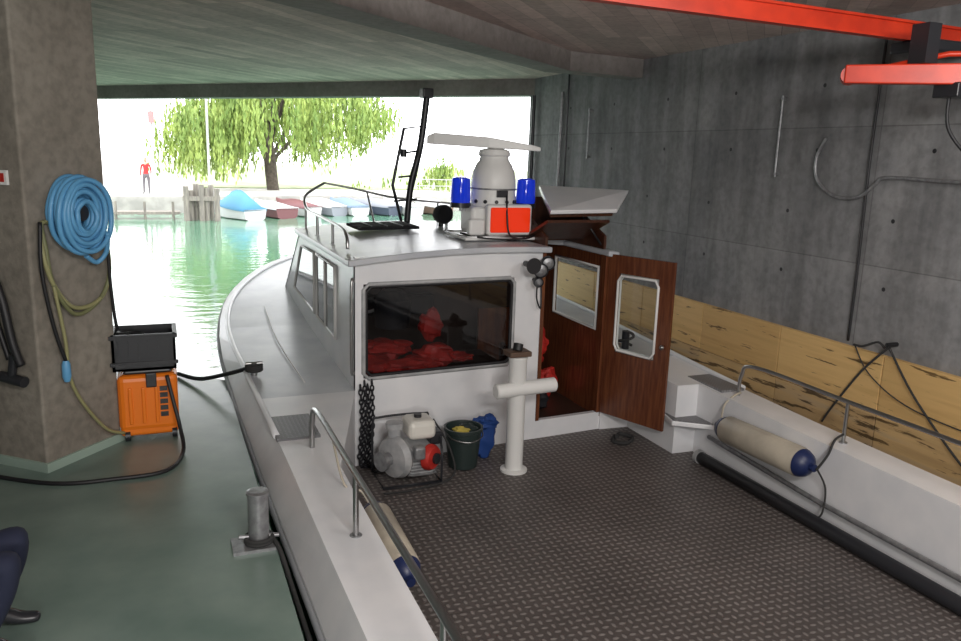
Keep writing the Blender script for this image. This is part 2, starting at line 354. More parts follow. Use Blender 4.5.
# ------------------------------------------------------------ boat
boat=group('rescue_boat'); CX=3.08
ST=[(-1.0,2.34,.75,2.2,1.02),(3.5,2.38,.75,2.27,1.03),(6,2.45,.8,2.31,1.07),(8,2.5,.92,2.38,1.15),(9.4,2.5,1.08,2.4,1.22),(10.9,2.28,1.28,2.18,1.35),(12.3,1.72,1.45,1.62,1.48),(13.15,1.1,1.53,1.02,1.55),(13.7,.5,1.57,.45,1.59),(13.95,.03,1.6,.02,1.62)]
def hs(y):
    y=max(ST[0][0],min(ST[-1][0],y))
    for i in range(len(ST)-1):
        if ST[i][0]<=y<=ST[i+1][0]:
            t=(y-ST[i][0])/(ST[i+1][0]-ST[i][0])
            p0=ST[max(i-1,0)];p1=ST[i];p2=ST[i+1];p3=ST[min(i+2,len(ST)-1)]
            res=[]
            for k in range(1,5):
                d=p2[0]-p1[0]
                m1=(p2[k]-p0[k])/(p2[0]-p0[0])*d; m2=(p3[k]-p1[k])/(p3[0]-p1[0])*d
                res.append((2*t**3-3*t*t+1)*p1[k]+(t**3-2*t*t+t)*m1+(-2*t**3+3*t*t)*p2[k]+(t**3-t*t)*m2)
            res[0]=max(res[0],.03);res[2]=max(res[2],.02)
            return res
YS=[-1,0,1,2,3,4,5,6,6.9,7.5,8,8.7,9.4,10,10.5,10.9,11.3,11.8,12.3,12.7,13.15,13.45,13.7,13.85,13.95]
vs=[];fs=[]
for y in YS:
    w,zr,wt,zt=hs(y); k=min(1,(13.95-y)/3+.05)
    prof=[(wt,zt),(w,zr+.05),(w,zr-.05),(w*.96*(.55+.45*k),zr*.5),(w*.9*(.3+.7*k),0),(w*.7*k,-.35),(0,-.5*k)]
    row=[(CX-a_,y,z_) for a_,z_ in prof]+[(CX+a_,y,z_) for a_,z_ in prof[::-1][1:]]
    vs+=row
R_=13
for j in range(len(YS)-1):
    for i in range(R_-1): fs.append((j*R_+i,j*R_+i+1,(j+1)*R_+i+1,(j+1)*R_+i))
fs.append(tuple(range(R_)))
mesh('hull',vs,fs,WHITE,boat,smooth=False)
STRAKE=mat('grey_strake',(.3,.31,.33),.5)
for sg,nm in ((-1,'port'),(1,'starboard')):
    tube('rubbing_strake_'+nm,[(CX+sg*(hs(y)[0]+.0),y,hs(y)[1]) for y in YS],.03,STRAKE,boat,sub=2,seg=8)
    tube('toe_rail_'+nm,[(CX+sg*(hs(y)[2]-.0),y,hs(y)[3]+.01) for y in YS if y>5.9],.028,WHITE,boat,sub=3,seg=8)
def deckstrip(nm,sg,inner,ys,m,floor_z=None):
    vs=[];fs=[]
    for y in ys:
        w,zr,wt,zt=hs(y); ih=inner(y)
        vs+=[(CX+sg*wt,y,zt),(CX+sg*min(ih,wt),y,zt)]
        if floor_z is not None: vs.append((CX+sg*min(ih,wt),y,floor_z))
    k=3 if floor_z is not None else 2
    for j in range(len(ys)-1):
        for i in range(k-1): fs.append((j*k+i,j*k+i+1,(j+1)*k+i+1,(j+1)*k+i))
    return mesh(nm,vs,fs,m,boat)
def innL(y):
    if y<=5.3: return 1.95
    if y<=6.93: return 1.95+(1.46-1.95)*(y-5.3)/1.63
    return 1.45
def innR(y):
    if y<=6.25: return 1.95
    return 1.70 if y<7.12 else 1.35
deckstrip('gunwale_port',-1,innL,[-1,1,3,4,5,5.3,5.7,6.2,6.6,6.93],WHITE,.35)
deckstrip('gunwale_starboard',1,innR,[-1,1,3,4,5,6,6.25,6.26,6.8,7.11,7.13,7.2],WHITE,.35)
deckstrip('side_deck_port',-1,innL,[6.93,7.5,8,8.7,9.4,10,10.5,10.9,11.3],DECKG)
deckstrip('side_deck_starboard',1,lambda y:1.35,[7.2,7.5,8,8.7,9.4,10,10.5,10.9,11.3],DECKG)
for sg in (-1,1):
    deckstrip('foredeck_%s'%('port' if sg<0 else 'starboard'),sg,lambda y:0,[y for y in YS if y>=11.3],DECKG)
box('cockpit_floor',CX-1.97,CX+1.97,-.9,7.2,.30,.35,PLATE,boat)
SEAM=mat('plate_joint',(.07,.06,.055),.6)
box('plate_seam',1.2,5.0,4.3,4.306,.35,.352,SEAM,boat)
box('transom',CX-2.2,CX+2.2,-1.05,-.95,.2,1.02,WHITE,boat)
box('antislip_pad_port',.76,1.1,5.9,6.45,1.065,1.088,PAD,boat)
box('antislip_pad_starboard',5.08,5.36,5.95,6.5,1.065,1.092,PAD,boat)
prism('boarding_step',[(4.7,6.2),(5.04,5.95),(5.04,6.5),(4.78,6.5)],.68,.73,WHITE,boat,bev=.01)
prism('boarding_step_tread',[(4.72,6.2),(5.03,5.97),(5.03,6.48),(4.79,6.48)],.73,.742,PAD,boat)
# cabin
XL,XR=1.62,4.43
def yb(x): return 6.93+(x-XL)*.0785
def bw(n,x0,x1,z0,z1,m=WHITE,th=.06,off=0,bev=0):
    return prism(n,[(x0,yb(x0)+off),(x1,yb(x1)+off),(x1,yb(x1)+off+th),(x0,yb(x0)+off+th)],z0,z1,m,boat,bev=bev)
WX0,WX1,WZ0,WZ1=1.70,3.28,1.21,2.11
bw('cabin_back_lower',XL,3.6,.35,WZ0); bw('cabin_back_upper',XL,3.6,WZ1,2.36)
bw('cabin_back_left',XL,WX0,WZ0,WZ1); bw('cabin_back_right',WX1,3.6,WZ0,WZ1)
mesh('rear_window_glass',[(WX0,yb(WX0)+.03,WZ0),(WX1,yb(WX1)+.03,WZ0),(WX1,yb(WX1)+.03,WZ1),(WX0,yb(WX0)+.03,WZ1)],[(0,1,2,3)],TINT,boat)
rc=[(WX0+.05,WZ0),(WX1-.05,WZ0),(WX1,WZ0+.05),(WX1,WZ1-.05),(WX1-.05,WZ1),(WX0+.05,WZ1),(WX0,WZ1-.05),(WX0,WZ0+.05)]
tube('rear_window_frame',[(x_,yb(x_)-.005,z_) for x_,z_ in rc],.02,GREYP,boat,smooth=False,cyc=True)
rc2=[(x_+(.025 if x_<2.4 else -.025),z_+(.025 if z_<1.6 else -.025)) for x_,z_ in rc]
tube('rear_window_gasket',[(x_,yb(x_)+.0,z_) for x_,z_ in rc2],.018,BLACK,boat,smooth=False,cyc=True)
bw('door_sill',3.6,XR,.35,.55)
bw('door_jamb_left',3.6,3.64,.55,2.36,BROWN,.1,-.01); bw('door_jamb_right',XR-.05,XR,.55,2.33,BROWN,.1,-.01)
slab('cabin_side_port',[(XL,6.93,.9),(XL,11.35,.9),(XL,11.35,1.32),(XL,9.9,2.34),(XL,6.93,2.34)],.05,WHITE,boat,nrm=(1,0,0))
def sidewin(n,pts,par=boat):
    slab(n+'_glass',[(XL-.012,y,z) for y,z in pts],.012,GLASS,par,nrm=(1,0,0))
    tube(n+'_frame',[(XL-.012,y,z) for y,z in pts],.018,LGREY,par,smooth=False,cyc=True,seg=8)
sidewin('side_window_aft',[(7.75,1.42),(8.75,1.45),(8.75,2.16),(7.75,2.16)])
sidewin('side_window_fore',[(8.9,1.46),(10.35,1.52),(9.75,2.14),(8.9,2.16)])
tube('side_window_slider',[(XL-.02,8.25,1.44),(XL-.02,8.25,2.15)],.012,LGREY,boat,smooth=False)
XS=XR-.03
def sb(n,y0,y1,z0,z1,m=BROWN): box(n,XS,XS+.03,y0,y1,z0,z1,m,boat)
sb('cabin_side_starboard_low',7.15,11.35,.5,1.47); sb('cabin_side_starboard_top',7.15,9.9,2.15,2.34)
sb('cabin_side_starboard_aft',7.15,7.3,1.47,2.15); sb('cabin_side_starboard_fore',8.3,9.9,1.47,2.15)
slab('cabin_side_starboard_outer',[(XR,8.45,.9),(XR,11.35,.9),(XR,11.35,1.32),(XR,9.9,2.34),(XR,8.45,2.34)],.02,WHITE,boat,nrm=(1,0,0))
mesh('side_window_glass_starboard',[(XS+.015,7.3,1.47),(XS+.015,8.3,1.47),(XS+.015,8.3,2.15),(XS+.015,7.3,2.15)],[(0,1,2,3)],CLEAR,boat)
tube('side_window_frame_starboard',[(XS,7.3,1.47),(XS,8.3,1.47),(XS,8.3,2.15),(XS,7.3,2.15)],.02,LGREY,boat,smooth=False,cyc=True)
slab('windscreen_panel',[(XL,11.35,1.3),(XR,11.35,1.3),(XR,9.9,2.34),(XL,9.9,2.34)],.04,WHITE,boat)
for k in range(3):
    xa=XL+.1+k*.9; xb=xa+.8
    f=lambda t:(11.35-1.45*t,1.3+1.04*t)
    slab('windscreen_glass_%d'%k,[(xa,f(.15)[0]+.02,f(.15)[1]+.03),(xb,f(.15)[0]+.02,f(.15)[1]+.03),(xb,f(.88)[0]+.02,f(.88)[1]+.03),(xa,f(.88)[0]+.02,f(.88)[1]+.03)],.01,GLASS,boat)
# interior
box('cabin_sole',XL+.05,XS,7.25,9.5,.45,.5,DARKBR,boat)
box('cabin_bulkhead',XL+.05,XS,9.5,9.55,.5,2.34,DARKBR,boat)
box('companionway_partition',3.56,3.6,7.15,8.0,.5,1.2,BROWN,boat)
box('companionway_bulkhead',3.6,XS,8.75,8.8,.5,1.45,BROWN,boat)
box('chart_table',1.75,3.4,7.1,8.2,.98,1.08,DARKBR,boat)
for k,(xx,yy,zz,rr,sc) in enumerate([(1.9,7.55,1.17,.2,(1.2,.9,.5)),(2.3,7.4,1.16,.2,(1.3,.8,.45)),(2.62,7.6,1.2,.2,(1.1,.9,.6)),(2.15,7.85,1.25,.2,(1.4,.8,.5)),(2.9,7.7,1.15,.14,(1.2,.8,.4)),(2.75,8.1,1.42,.16,(.8,.5,1))]):
    lumpy('red_jacket_%d'%k,(xx,yy,zz),rr,RED,boat,sc,.2,k)
lathe('helm_seat_back',[(.05,0),(.2,.02),(.22,.35),(.12,.45)],(2.45,8.6,1.3),(0,0,1),BLKP,boat)
tube('steering_wheel',[(2.3+.22*math.cos(t*.7854),9.2,1.6+.22*math.sin(t*.7854)) for t in range(8)],.02,LGREY,boat,cyc=True)
box('instrument_panel',1.8,3.2,9.3,9.5,1.3,1.55,BLKP,boat,bev=.02)
for k in range(5): lumpy('red_lifejacket_%d'%k,(3.85+.1*k-.05,8.0+.1*(k%2),.68+.15*(k%4)),.15,RED,boat,(.8,.6,1.1),.2,k+9)
lumpy('dark_bag',(3.85,7.6,.62),.15,BLKP,boat,(1,.8,.9),.15,20)
xs=[1.54,1.8,2.2,2.6,3.0,3.4,3.68,4.38,4.52]
def rz(x): 
    t=(x-3.03)/1.49; return 2.43-.09*t*t
rows=[lambda x:yb(x)-.07,lambda x:8.1,lambda x:9.3,lambda x:9.98-.1*((x-3.03)/1.49)**2]
vs=[(x,rw(x),rz(x)) for rw in rows for x in xs]; n_=len(xs); fs=[]
for j in range(3):
    for i in range(n_-1):
        if j==0 and i==6: continue
        fs.append((j*n_+i,j*n_+i+1,(j+1)*n_+i+1,(j+1)*n_+i))
o=mesh('cabin_roof',vs,fs,DECKG,boat); k=o.modifiers.new('s','SOLIDIFY'); k.thickness=.06; k.offset=-1
k=o.modifiers.new('b','BEVEL'); k.width=.015; k.segments=2
for n_,x_ in (('l',3.68),('r',4.38)):
    slab('hatch_coaming_'+n_,[(x_,7.2,2.36),(x_,8.1,2.36),(x_,8.1,2.86),(x_,7.2,2.5)],.03,DKBROWN,boat,nrm=(1,0,0))
box('hatch_coaming_front',3.68,4.41,8.08,8.12,2.36,2.86,DKBROWN,boat)
slab('hatch_lid',[(3.64,7.05,2.74),(4.45,7.1,2.75),(4.88,7.58,2.93),(4.02,8.1,2.95)],.045,WHITE,boat,bev=.01)
slab('hatch_lid_lining',[(3.68,7.1,2.735),(4.43,7.14,2.745),(4.8,7.55,2.92),(4.02,8.05,2.94)],-.03,DKBROWN,boat)
tube('hatch_strut',[(4.15,7.35,2.74),(4.38,7.25,2.4)],.012,BLACK,boat,smooth=False)
slab('hatch_sliding_panel',[(3.6,7.6,2.46),(4.35,7.6,2.46),(4.38,7.12,2.68),(3.64,7.1,2.68)],.03,DKBROWN,boat)
H=Vector((4.41,7.12,0)); D=Vector((4.70,6.36,0)); dv=(D-H).normalized(); dn=Vector((dv.y,-dv.x,0))*-1; dL=(D-H).length
def dpart(n,s0,s1,z0,z1,m,th=.035,off=0,bev=0):
    A=H+dv*s0+dn*off; B=H+dv*s1+dn*off
    return prism(n,[(A.x,A.y),(B.x,B.y),(B.x+dn.x*th,B.y+dn.y*th),(A.x+dn.x*th,A.y+dn.y*th)],z0,z1,m,boat,bev=bev)
dpart('door_leaf_bottom',0,dL,.56,1.28,BROWN); dpart('door_leaf_top',0,dL,2.13,2.32,BROWN)
dpart('door_leaf_stile_hinge',0,.14,1.28,2.13,BROWN); dpart('door_leaf_stile_lock',dL-.17,dL,1.28,2.13,BROWN)
A=H+dv*.14+dn*.018;B=H+dv*(dL-.17)+dn*.018
mesh('door_leaf_glass',[(A.x,A.y,1.28),(B.x,B.y,1.28),(B.x,B.y,2.13),(A.x,A.y,2.13)],[(0,1,2,3)],CLEAR,boat)
ov=[(.18,1.3),(dL-.21,1.3),(dL-.17,1.36),(dL-.17,2.05),(dL-.21,2.11),(.18,2.11),(.14,2.05),(.14,1.36)]
for off,nm in ((-.004,'in'),(.04,'out')):
    tube('door_window_frame_'+nm,[H+dv*s_+dn*off+Vector((0,0,z_)) for s_,z_ in ov],.014,LGREY,boat,smooth=False,cyc=True)
sphere('door_knob',tuple(H+dv*(dL-.06)+dn*-.03+Vector((0,0,1.45))),.025,STEEL,boat)
# deck gear on the starboard side deck
cyl('starboard_bollard_a',(5.0,7.6,1.13),(5.0,7.6,1.34),.045,BLKP,boat); cyl('starboard_bollard_b',(5.0,7.85,1.13),(5.0,7.85,1.34),.045,BLKP,boat)
tube('starboard_rope',[(5.0+.09*math.cos(t*.9),7.6+.09*math.sin(t*.9),1.16+.02*t) for t in range(9)],.016,ROPE,boat)
# roof equipment
RX,RY=3.31,7.75
box('radar_tray',RX-.42,RX+.4,RY-.3,RY+.3,2.44,2.475,LGREY,boat,bev=.01)
tube('tray_lip',[(RX-.42,RY-.3,2.48),(RX+.4,RY-.3,2.48),(RX+.4,RY+.3,2.48),(RX-.42,RY+.3,2.48)],.012,STEEL,boat,smooth=False,cyc=True)
for k,(dx,dy) in enumerate([(-.3,-.15),(.28,-.15),(-.3,.2),(.28,.2)]): cyl('tray_leg_%d'%k,(RX+dx,RY+dy,2.38),(RX+dx,RY+dy,2.45),.03,STEEL,boat)
box('lamp_housing',RX-.32,RX+.3,RY-.2,RY+.15,2.49,2.78,LGREY,boat,bev=.05)
box('lamp_bezel',RX-.18,RX+.33,RY-.3,RY-.2,2.49,2.81,LGREY,boat,bev=.03)
box('red_lens',RX-.15,RX+.3,RY-.325,RY-.29,2.52,2.78,REDL,boat,bev=.05)
box('lamp_ballast',RX-.38,RX-.2,RY-.3,RY-.2,2.49,2.66,LGREY,boat,bev=.03)
lathe('radar_pedestal',[(.2,0),(.235,.02),(.24,.1),(.235,.2),(.24,.22),(.235,.3),(.22,.38),(.19,.45),(.16,.49),(.15,.53),(.17,.55),(.16,.6),(.07,.62)],(RX,RY,2.76),(0,0,1),LGREY,boat,36)
for k in range(6):
    a_=math.radians(200+k*28); cyl('pedestal_bolt_%d'%k,(RX+.225*math.cos(a_),RY+.225*math.sin(a_),2.83),(RX+.25*math.cos(a_),RY+.25*math.sin(a_),2.83),.02,BLKP,boat,10)
tube('pedestal_band',[(RX+.243*math.cos(t*.628),RY+.243*math.sin(t*.628),2.96) for t in range(10)],.008,GALV,boat,cyc=True)
box('pedestal_cover_plate',RX-.06,RX+.06,RY-.255,RY-.23,2.88,2.95,BLKP,boat)
ad=Vector((.9,-.42,-.035)).normalized(); an_=Vector((ad.y,-ad.x,0)); A0=Vector((RX-.06,RY,3.38))
vs=[]
for s_,w_,h_ in ((-.66,.03,.08),(-.58,.05,.12),(0,.07,.11),(.44,.05,.06),(.54,.02,.04)):
    for a_,b_ in ((-1,0),(1,0),(1,1),(-1,1)): vs.append(A0+ad*s_+an_*w_*a_+Vector((0,0,h_*b_)))
fs=[(0,1,2,3),(16,17,18,19)]
for j in range(4):
    for i in range(4): fs.append((j*4+i,j*4+(i+1)%4,(j+1)*4+(i+1)%4,(j+1)*4+i))
mesh('radar_antenna_bar',vs,fs,LGREY,boat,bev=.01)
for k,(dx,dy) in enumerate([(-.37,.0),(.36,-.05)]):
    cyl('beacon_base_%d'%k,(RX+dx,RY+dy,2.76),(RX+dx,RY+dy,2.81),.11,BLKP,boat)
    lathe('blue_beacon_%d'%k,[(.1,0),(.105,.03),(.1,.2),(.095,.25),(.05,.265)],(RX+dx,RY+dy,2.81),(0,0,1),BLUEL,boat)
    box('beacon_bracket_%d'%k,RX+min(dx,0)-.0,RX+max(dx,0),RY-.04,RY+.04,2.72,2.76,GREYP,boat)
tube('lamp_cable',[(RX+.3,RY-.2,2.5),(RX+.2,RY-.35,2.46),(RX+.05,RY-.36,2.5),(RX+.02,RY-.34,2.7),(RX+.05,RY-.25,2.9)],.01,BLACK,boat)
tube('tray_cable',[(RX-.4,RY-.1,2.5),(RX-.2,RY-.4,2.47),(RX+.2,RY-.42,2.47),(RX+.45,RY-.2,2.5)],.009,BLACK,boat)
cyl('horn_body',(3.36,6.98,2.26),(3.36,6.86,2.26),.03,BLKP,boat); lathe('horn_bell',[(.03,0),(.045,.04),(.08,.07)],(3.36,6.86,2.26),(0,-1,0),BLKP,boat)
for k,(xx,zz,rr) in enumerate([(3.52,2.2,.075),(3.6,2.27,.07),(3.5,2.08,.05)]):
    lathe('spotlight_%d'%k,[(rr*.4,0),(rr,.04),(rr,.09),(rr*.9,.1),(rr*.88,.07)],(xx,7.0,zz),(-.2,-1,-.1),BLKP,boat)
    lathe('spotlight_glass_%d'%k,[(rr*.85,.08),(rr*.3,.1)],(xx,7.0,zz),(-.2,-1,-.1),GALV,boat)
    cyl('spotlight_bracket_%d'%k,(xx,7.0,zz),(xx,7.08,zz),.015,BLKP,boat)
tube('spotlight_cable',[(3.5,6.98,2.05),(3.5,6.98,1.9),(3.56,7.0,1.8),(3.57,7.04,2.1)],.008,BLACK,boat)
# mast
MX,MY=2.98,9.65
tube('mast_pole',[(MX-.05,MY,2.4),(MX,MY,2.9),(MX+.12,MY,3.4),(MX+.2,MY,4.05)],.042,BLKP,boat,seg=12)
tube('mast_frame',[(MX-.12,MY,2.45),(MX-.24,MY,2.9),(MX-.1,MY,3.6),(MX+.16,MY,3.64),(MX+.1,MY,3.2),(MX-.02,MY,2.7),(MX-.04,MY,2.45)],.02,BLKP,boat,smooth=False)
for zz in (2.7,3.0,3.3): tube('mast_rung_%.1f'%zz,[(MX-.2+(zz-2.8)*.18,MY,zz),(MX+.08,MY,zz+.03)],.013,BLKP,boat,smooth=False)
box('mast_camera',MX+.12,MX+.26,MY-.08,MY+.08,3.98,4.1,BLKP,boat,bev=.015)
cyl('navigation_lamp',(MX-.1,MY,3.25),(MX-.1,MY,3.35),.04,BLKP,boat)
lathe('deck_searchlight',[(.05,0),(.11,.04),(.12,.14),(.11,.16)],(MX+.22,MY-.45,2.58),(.3,-1,0),BLKP,boat)
cyl('searchlight_stand',(MX+.24,MY-.5,2.4),(MX+.24,MY-.5,2.56),.03,BLKP,boat)
cyl('roof_post_1',(MX+.42,MY-.2,2.4),(MX+.42,MY-.2,2.58),.02,GALV,boat); sphere('roof_dome',(MX+.42,MY-.2,2.6),.05,LGREY,boat)
slab('roof_hatch_frame',[(2.05,8.55,2.44),(2.75,8.55,2.455),(2.75,9.2,2.455),(2.05,9.2,2.44)],.03,MATTE,boat)
slab('roof_hatch_panel',[(2.08,8.58,2.468),(2.72,8.58,2.483),(2.72,9.17,2.483),(2.08,9.17,2.468)],.01,MATTE,boat)
for k in range(3): tube('hatch_bar_%d'%k,[(2.2+k*.18,8.58,2.49),(2.2+k*.18,9.15,2.49)],.006,GALV,boat,smooth=False)
def rail(n,path,feet,rr=.017,sm=True):
    tube(n+'_bar',path,rr,STEEL,boat,smooth=sm)
    for k,(a_,b_) in enumerate(feet):
        cyl(n+'_post_%d'%k,a_,b_,rr*.9,STEEL,boat,12); cyl(n+'_flange_%d'%k,a_,Vector(a_)+Vector((0,0,.012)),rr*1.9,GALV,boat,14)
rail('roof_rail_port',[(1.66,7.4,2.38),(1.66,7.45,2.5),(1.66,7.7,2.56),(1.66,8.7,2.58),(1.66,9.6,2.6),(1.7,9.9,2.75),(1.95,10.0,2.9)],[((1.66,8.1,2.34),(1.66,8.1,2.57)),((1.66,8.95,2.34),(1.66,8.95,2.58)),((1.66,9.7,2.34),(1.66,9.7,2.62))])
rail('roof_rail_front',[(1.95,10.0,2.9),(2.3,10.0,2.84),(2.9,10.0,2.72),(3.6,9.95,2.66),(4.2,9.9,2.6)],[((2.55,9.8,2.38),(2.5,10.0,2.79)),((3.4,9.8,2.38),(3.45,9.95,2.67))],.014)
rail('rail_port',[(1.0,5.72,1.05),(1.0,5.7,1.28),(1.0,5.52,1.42),(1.0,4.5,1.43),(1.0,3.0,1.44),(1.0,1.0,1.44)],[((1.0,4.27,1.03),(1.0,4.27,1.42)),((1.0,2.7,1.03),(1.0,2.7,1.43))],.02)
rail('rail_starboard',[(5.2,5.85,1.06),(5.2,5.83,1.28),(5.2,5.65,1.4),(5.2,4.5,1.4),(5.2,3.0,1.4),(5.2,1.0,1.4)],[((5.2,4.55,1.04),(5.2,4.55,1.4)),((5.2,3.0,1.03),(5.2,3.0,1.4))],.018)
tube('side_pipe',[(4.97,5.95,.62),(4.97,4.5,.56),(4.97,2,.55),(4.97,-.5,.55)],.022,GALV,boat,smooth=False)
tube('floor_hose_tube',[(4.9,5.95,.41),(4.9,4,.41),(4.9,-.5,.41)],.06,BLKP,boat,smooth=False,seg=14)
cyl('floor_tube_cap',(4.9,5.95,.41),(4.9,6.0,.41),.07,GREYP,boat)
tube('deck_rope_coil',[(4.45,6.85,.37),(4.35,6.7,.37),(4.45,6.6,.38),(4.58,6.7,.39),(4.5,6.82,.4),(4.4,6.72,.41)],.02,ROPE,boat)
TP=(3.03,6.37)
lathe('towing_post',[(.13,0),(.13,.02),(.085,.03),(.085,1.1),(.09,1.11),(.09,1.13),(.06,1.14)],(TP[0],TP[1],.35),(0,0,1),LGREY,boat)
lathe('towing_crossbar',[(.06,0),(.07,.01),(.07,.62),(.06,.63)],(TP[0]-.24,TP[1]-.05,1.17),(1,.05,.02),LGREY,boat)
box('towing_post_clamp',TP[0]-.12,TP[0]+.1,TP[1]-.09,TP[1]+.09,1.49,1.54,mat('rusty_clamp',(.1,.06,.04),.6),boat,bev=.01)
cyl('towing_pin',(TP[0]-.02,TP[1]-.02,1.54),(TP[0]+.0,TP[1],1.6),.045,BLACK,boat)
cleat=group('mooring_line')
tube('line',[(.1,8.6,.93),(.3,8.2,.97),(.55,7.85,1.1),(.75,7.66,1.2)],.022,BLACK,cleat)
for k in range(3): tube('loop_%d'%k,[(.78+.07*math.cos(t*.9),7.62+.07*math.sin(t*.9),1.19+.02*k) for t in range(7)],.018,ROPE,cleat,cyc=True)
cyl('cleat_post',(.78,7.62,1.12),(.78,7.62,1.26),.03,STEEL,cleat); cyl('cleat_bar',(.7,7.62,1.25),(.86,7.62,1.25),.018,STEEL,cleat)
tube('side_deck_seam',[(1.2,7.2,1.14),(1.15,8.7,1.21),(1.2,10.2,1.31)],.006,LGREY,boat)
chg=group('hanging_chain')
for k in range(4):
    xx=1.66+k*.035
    chain('strand_%d'%k,[(xx,6.9-.02*(k%2),1.18+.05*(k%2)),(xx+.01,6.87,.8),(xx-.01,6.88,.42),(xx+.04,6.82,.38)],CHAINM,chg,.03,.008)
tube('cabin_grab_rail',[(1.6,6.9,1.3),(1.57,6.86,1.35),(1.57,6.86,2.1),(1.6,6.9,2.15)],.014,STEEL,boat)

# loose items in cockpit
pump=group('portable_water_pump'); PX,PY=2.0,6.5
tube('frame_base',[(PX-.27,PY-.2,.37),(PX+.27,PY-.2,.37),(PX+.27,PY+.2,.37),(PX-.27,PY+.2,.37)],.014,BLKP,pump,smooth=False,cyc=True)
tube('hoop_rear',[(PX-.27,PY+.2,.37),(PX-.27,PY+.2,.84),(PX-.2,PY+.2,.9),(PX+.2,PY+.2,.9),(PX+.27,PY+.2,.84),(PX+.27,PY+.2,.37)],.011,BLKP,pump)
tube('hoop_side',[(PX+.27,PY+.2,.8),(PX+.3,PY,.78),(PX+.27,PY-.2,.66),(PX+.27,PY-.2,.37)],.011,BLKP,pump)
box('engine_block',PX-.02,PX+.22,PY-.16,PY+.16,.42,.7,GREYP,pump,bev=.03)
for k in range(6): box('cooling_fin_%d'%k,PX-.04,PX+.23,PY-.18,PY+.17,.45+.03*k,.458+.03*k,GALV,pump)
lathe('volute',[(.06,0),(.17,.02),(.2,.07),(.18,.13),(.07,.16)],(PX-.05,PY-.02,.6),(-1,-.5,0),GREYP,pump)
lathe('inlet_flange',[(.06,0),(.06,.08),(.09,.085),(.09,.12),(.05,.12)],(PX-.18,PY-.08,.6),(-1,-.5,0),GALV,pump)
lathe('outlet',[(.06,0),(.06,.1),(.08,.1),(.08,.15)],(PX-.12,PY,.76),(0,0,1),GREYP,pump)
box('fuel_tank',PX-.02,PX+.24,PY-.14,PY+.14,.76,.94,mat('pump_tank_white',(.7,.68,.62),.35),pump,bev=.05)
cyl('fuel_cap',(PX+.1,PY,.94),(PX+.1,PY,.97),.035,BLKP,pump)
lathe('recoil_starter',[(.12,0),(.12,.04),(.1,.07),(.03,.08)],(PX+.16,PY-.14,.6),(.6,-.8,0),RED,pump)
cyl('starter_hub',(PX+.21,PY-.2,.6),(PX+.225,PY-.22,.6),.05,BLKP,pump)
box('muffler',PX+.0,PX+.1,PY-.26,PY-.16,.62,.74,GALV,pump,bev=.02)
box('air_filter',PX+.2,PX+.32,PY-.08,PY+.1,.68,.8,BLKP,pump,bev=.02)
tube('tie_rope',[(PX+.3,PY+.15,.85),(PX+.42,PY+.0,.6),(PX+.38,PY-.2,.4),(PX,PY-.3,.37),(PX-.3,PY-.3,.37)],.01,ROPE,pump)
bk=group('plastic_bucket')
lathe('bucket_shell',[(.13,0),(.14,.01),(.175,.36),(.19,.37),(.19,.4),(.17,.4),(.165,.36),(.13,.05)],(2.6,6.62,.355),(0,0,1),GREENB,bk,32)
lumpy('yellow_sponge',(2.58,6.62,.72),.07,YEL,bk,(1.1,1,.5)); lumpy('dark_cloth',(2.66,6.66,.7),.1,GREENB,bk,(1,1,.6))
tube('handle',[(2.42,6.62,.73),(2.45,6.5,.68),(2.6,6.42,.66),(2.75,6.5,.68),(2.78,6.62,.73)],.006,STEEL,bk)
bl=group('blue_cloth_bag')
lumpy('bag_body',(2.87,6.78,.56),.15,BLUEC,bl,(.9,.7,1.4),.13,3)
lumpy('bag_fold',(2.9,6.74,.72),.1,BLUEC,bl,(1,.8,.7),.2,5)
def fender(n,a,b,rr,body,endm):
    g=group(n); a=Vector(a);b=Vector(b);L_=(b-a).length
    lathe('body',[(rr*.85,0),(rr,.03),(rr,L_-.03),(rr*.85,L_)],a,b-a,body,g,28)
    lathe('end_cap',[(rr*.95,0),(rr*.8,.05),(rr*.45,.09),(rr*.25,.1),(rr*.25,.14)],b,b-a,endm,g,28)
    lathe('end_cap_far',[(rr*.9,0),(rr*.75,.05),(rr*.4,.09),(rr*.25,.1),(rr*.25,.13)],a,a-b,endm,g,28)
    return g
g=fender('boat_fender',(4.89,5.62,.83),(4.89,4.66,.86),.13,CREAM,NAVY)
tube('rope_aft',[(4.89,4.5,.86),(4.95,4.46,1.0),(5.05,4.5,1.1),(5.2,4.55,1.12)],.01,ROPE,g)
tube('rope_tail',[(4.9,4.5,.86),(4.97,4.46,.7),(4.92,4.42,.5),(4.9,4.5,.42)],.008,ROPE,g)
tube('rope_fore',[(4.89,5.7,.85),(4.98,5.78,1.0),(5.1,5.8,1.08),(5.2,5.82,1.1)],.01,CREAM,g)
g=fender('boat_fender',(1.27,4.85,.86),(1.27,4.15,.82),.11,CREAM,NAVY)
tube('rope_fore',[(1.27,4.95,.86),(1.2,4.95,1.0),(1.08,4.95,1.07),(1.0,4.95,1.42)],.008,CREAM,g)

